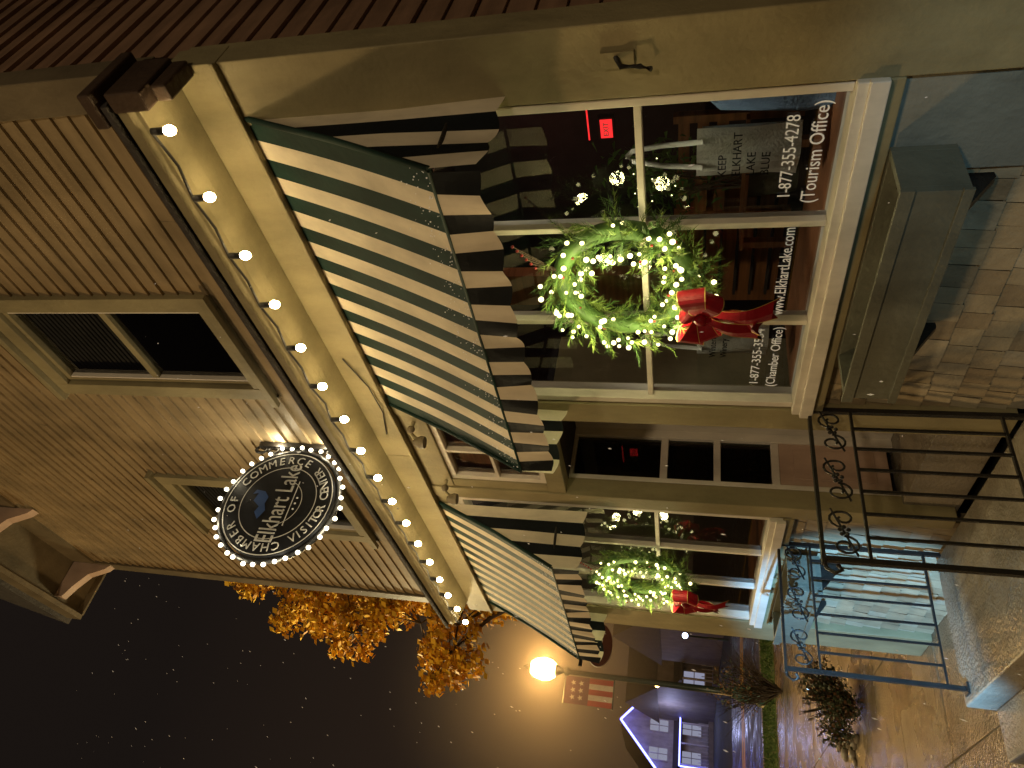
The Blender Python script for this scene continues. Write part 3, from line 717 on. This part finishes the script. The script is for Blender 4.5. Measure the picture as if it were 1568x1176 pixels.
rnd=random.Random(21); mb=MB(); c=0
while c<420:
    t=rnd.uniform(2.5,11); az=rnd.uniform(-.75,.75)+math.radians(141.2); el=rnd.uniform(-.5,1.1)
    x,y,z=t*math.cos(az),t*math.sin(az),t*math.sin(el)
    if y>2.2 and x>-8.6: continue
    if z<G: continue
    c+=1; s=rnd.uniform(.0015,.0045)*(.5+t*.12); d=Vector((.5,-.4,-1+rnd.uniform(-.3,.3))).normalized()*s*rnd.uniform(1.5,5.0); p=Vector((x,y,z)); a=Vector((.7,.7,0))*s; b=Vector((-.5,.5,.2))*s
    mb.face([p-d,p+a,p+d],'snow'); mb.face([p-d,p+b,p+d],'snow'); mb.face([p-d,p-a,p+d],'snow')
mb.build('snowfall')

# mist ball added around the street lamp for its halo, thinning outward
vm=bpy.data.materials.new('lamp_halo_mist'); vm.use_nodes=True; t_=vm.node_tree; t_.nodes.clear()
vo=t_.nodes.new('ShaderNodeOutputMaterial'); vs=t_.nodes.new('ShaderNodeVolumeScatter'); vs.inputs['Anisotropy'].default_value=.2
tc2=t_.nodes.new('ShaderNodeTexCoord'); ln=t_.nodes.new('ShaderNodeVectorMath'); ln.operation='LENGTH'
mr2=t_.nodes.new('ShaderNodeMapRange'); mr2.interpolation_type='SMOOTHSTEP'; mr2.inputs[1].default_value=0; mr2.inputs[2].default_value=5.8; mr2.inputs[3].default_value=.075; mr2.inputs[4].default_value=0
t_.links.new(tc2.outputs['Object'],ln.inputs[0]); t_.links.new(ln.outputs['Value'],mr2.inputs[0]); t_.links.new(mr2.outputs[0],vs.inputs['Density'])
t_.links.new(vs.outputs[0],vo.inputs['Volume']); M['mist']=vm
mb=MB(); mb.ball((0,0,0),6.0,'mist',24,16); mo=mb.build('lamp_halo_mist'); mo.location=(-23.4,7.0,4.45)

def streetlamp2(x,y,nm,e,col):
    E=empty(nm); mb=MB(); mb.lathe((x,y,G),[(.3,0),(.25,.7),(.1,.9),(.08,6.2),(.2,6.4)],'post',12); mb.lathe((x,y,G),[(.17,7.5),(.1,7.6),(.03,7.7)],'post',10); mb.build('post_and_cap',E)
    lamp('lamp_bulb','POINT',(x,y,G+6.95),e,col,.25,parent=E)
streetlamp2(-8,-4.5,'street_lamp',430,(1,.64,.28))
streetlamp2(6.5,-6.0,'street_lamp',640,(1,.75,.45))
lamp('shop_ceiling_light','POINT',(-2.3,3.6,1.9),6,(1,.78,.55),.15,parent=B)  # interior fill added so the wood and display show
lamp('shop_display_light','SPOT',(-2.35,3.12,1.3),26,(1,.9,.7),.05,(-2.2,3.34,-.3),46,parent=B)  # spot added to brighten the tote bag
lamp('tote_fill_spot_b','SPOT',(-3.5,3.12,1.3),16,(1,.9,.7),.05,(-3.58,3.3,-.3),45,parent=B)  # spot added to brighten the second tote bag
lamp('exit_glow_fill','POINT',(-3.2,4.9,1.4),1.6,(1,.15,.08),.15,parent=B)  # red fill added for the room glow around the exit sign
lamp('shop_fill_light_b','POINT',(-6.3,3.8,1.9),6,(1,.7,.45),.15,parent=B)  # interior fill added behind the far shop window
lamp('cool_sign_light','SPOT',(1.2,-.4,-1.0),75,(.26,.72,1),.08,(-1.7,3.0,-1.7),34)  # unseen cool spot, added for the teal spill on the near base wall
lamp('cool_spill_spot_b','SPOT',(-3.0,-1.2,-.9),1700,(.24,.58,1),.04,(-6.75,2.9,-1.5),25)  # unseen cool spot, added to light the far base wall and railing blue
lamp('tree_fill_light','POINT',(-15.2,1.2,5.5),950,(1,.80,.42),.3)  # unseen lamp added to brighten the autumn tree

az=math.radians(38.8); p=math.radians(14.3); roll=math.radians(1.4)
Fh=Vector((-math.cos(az),math.sin(az),0)); Rt=Fh.cross(Vector((0,0,1))); F=Fh*math.cos(p)+Vector((0,0,1))*math.sin(p); U=Rt.cross(F)
r_img=Rt*math.cos(roll)+U*math.sin(roll); u_img=U*math.cos(roll)-Rt*math.sin(roll)
X=-u_img; Y=r_img; Z=-F
cam=bpy.data.cameras.new('camera'); co=bpy.data.objects.new('camera',cam); sc.collection.objects.link(co)
cam.sensor_width=36; cam.lens=24.96; cam.clip_end=2000; cam.clip_start=.05
co.matrix_world=Matrix(((X.x,Y.x,Z.x,0),(X.y,Y.y,Z.y,0),(X.z,Y.z,Z.z,0),(0,0,0,1)))
sc.camera=co
for o in list(sc.objects):
    if o.parent is None:
        if o!=co and o.type!='LIGHT': o.scale=o.scale*S
        o.location=o.location*S; o.location.z+=-G*S
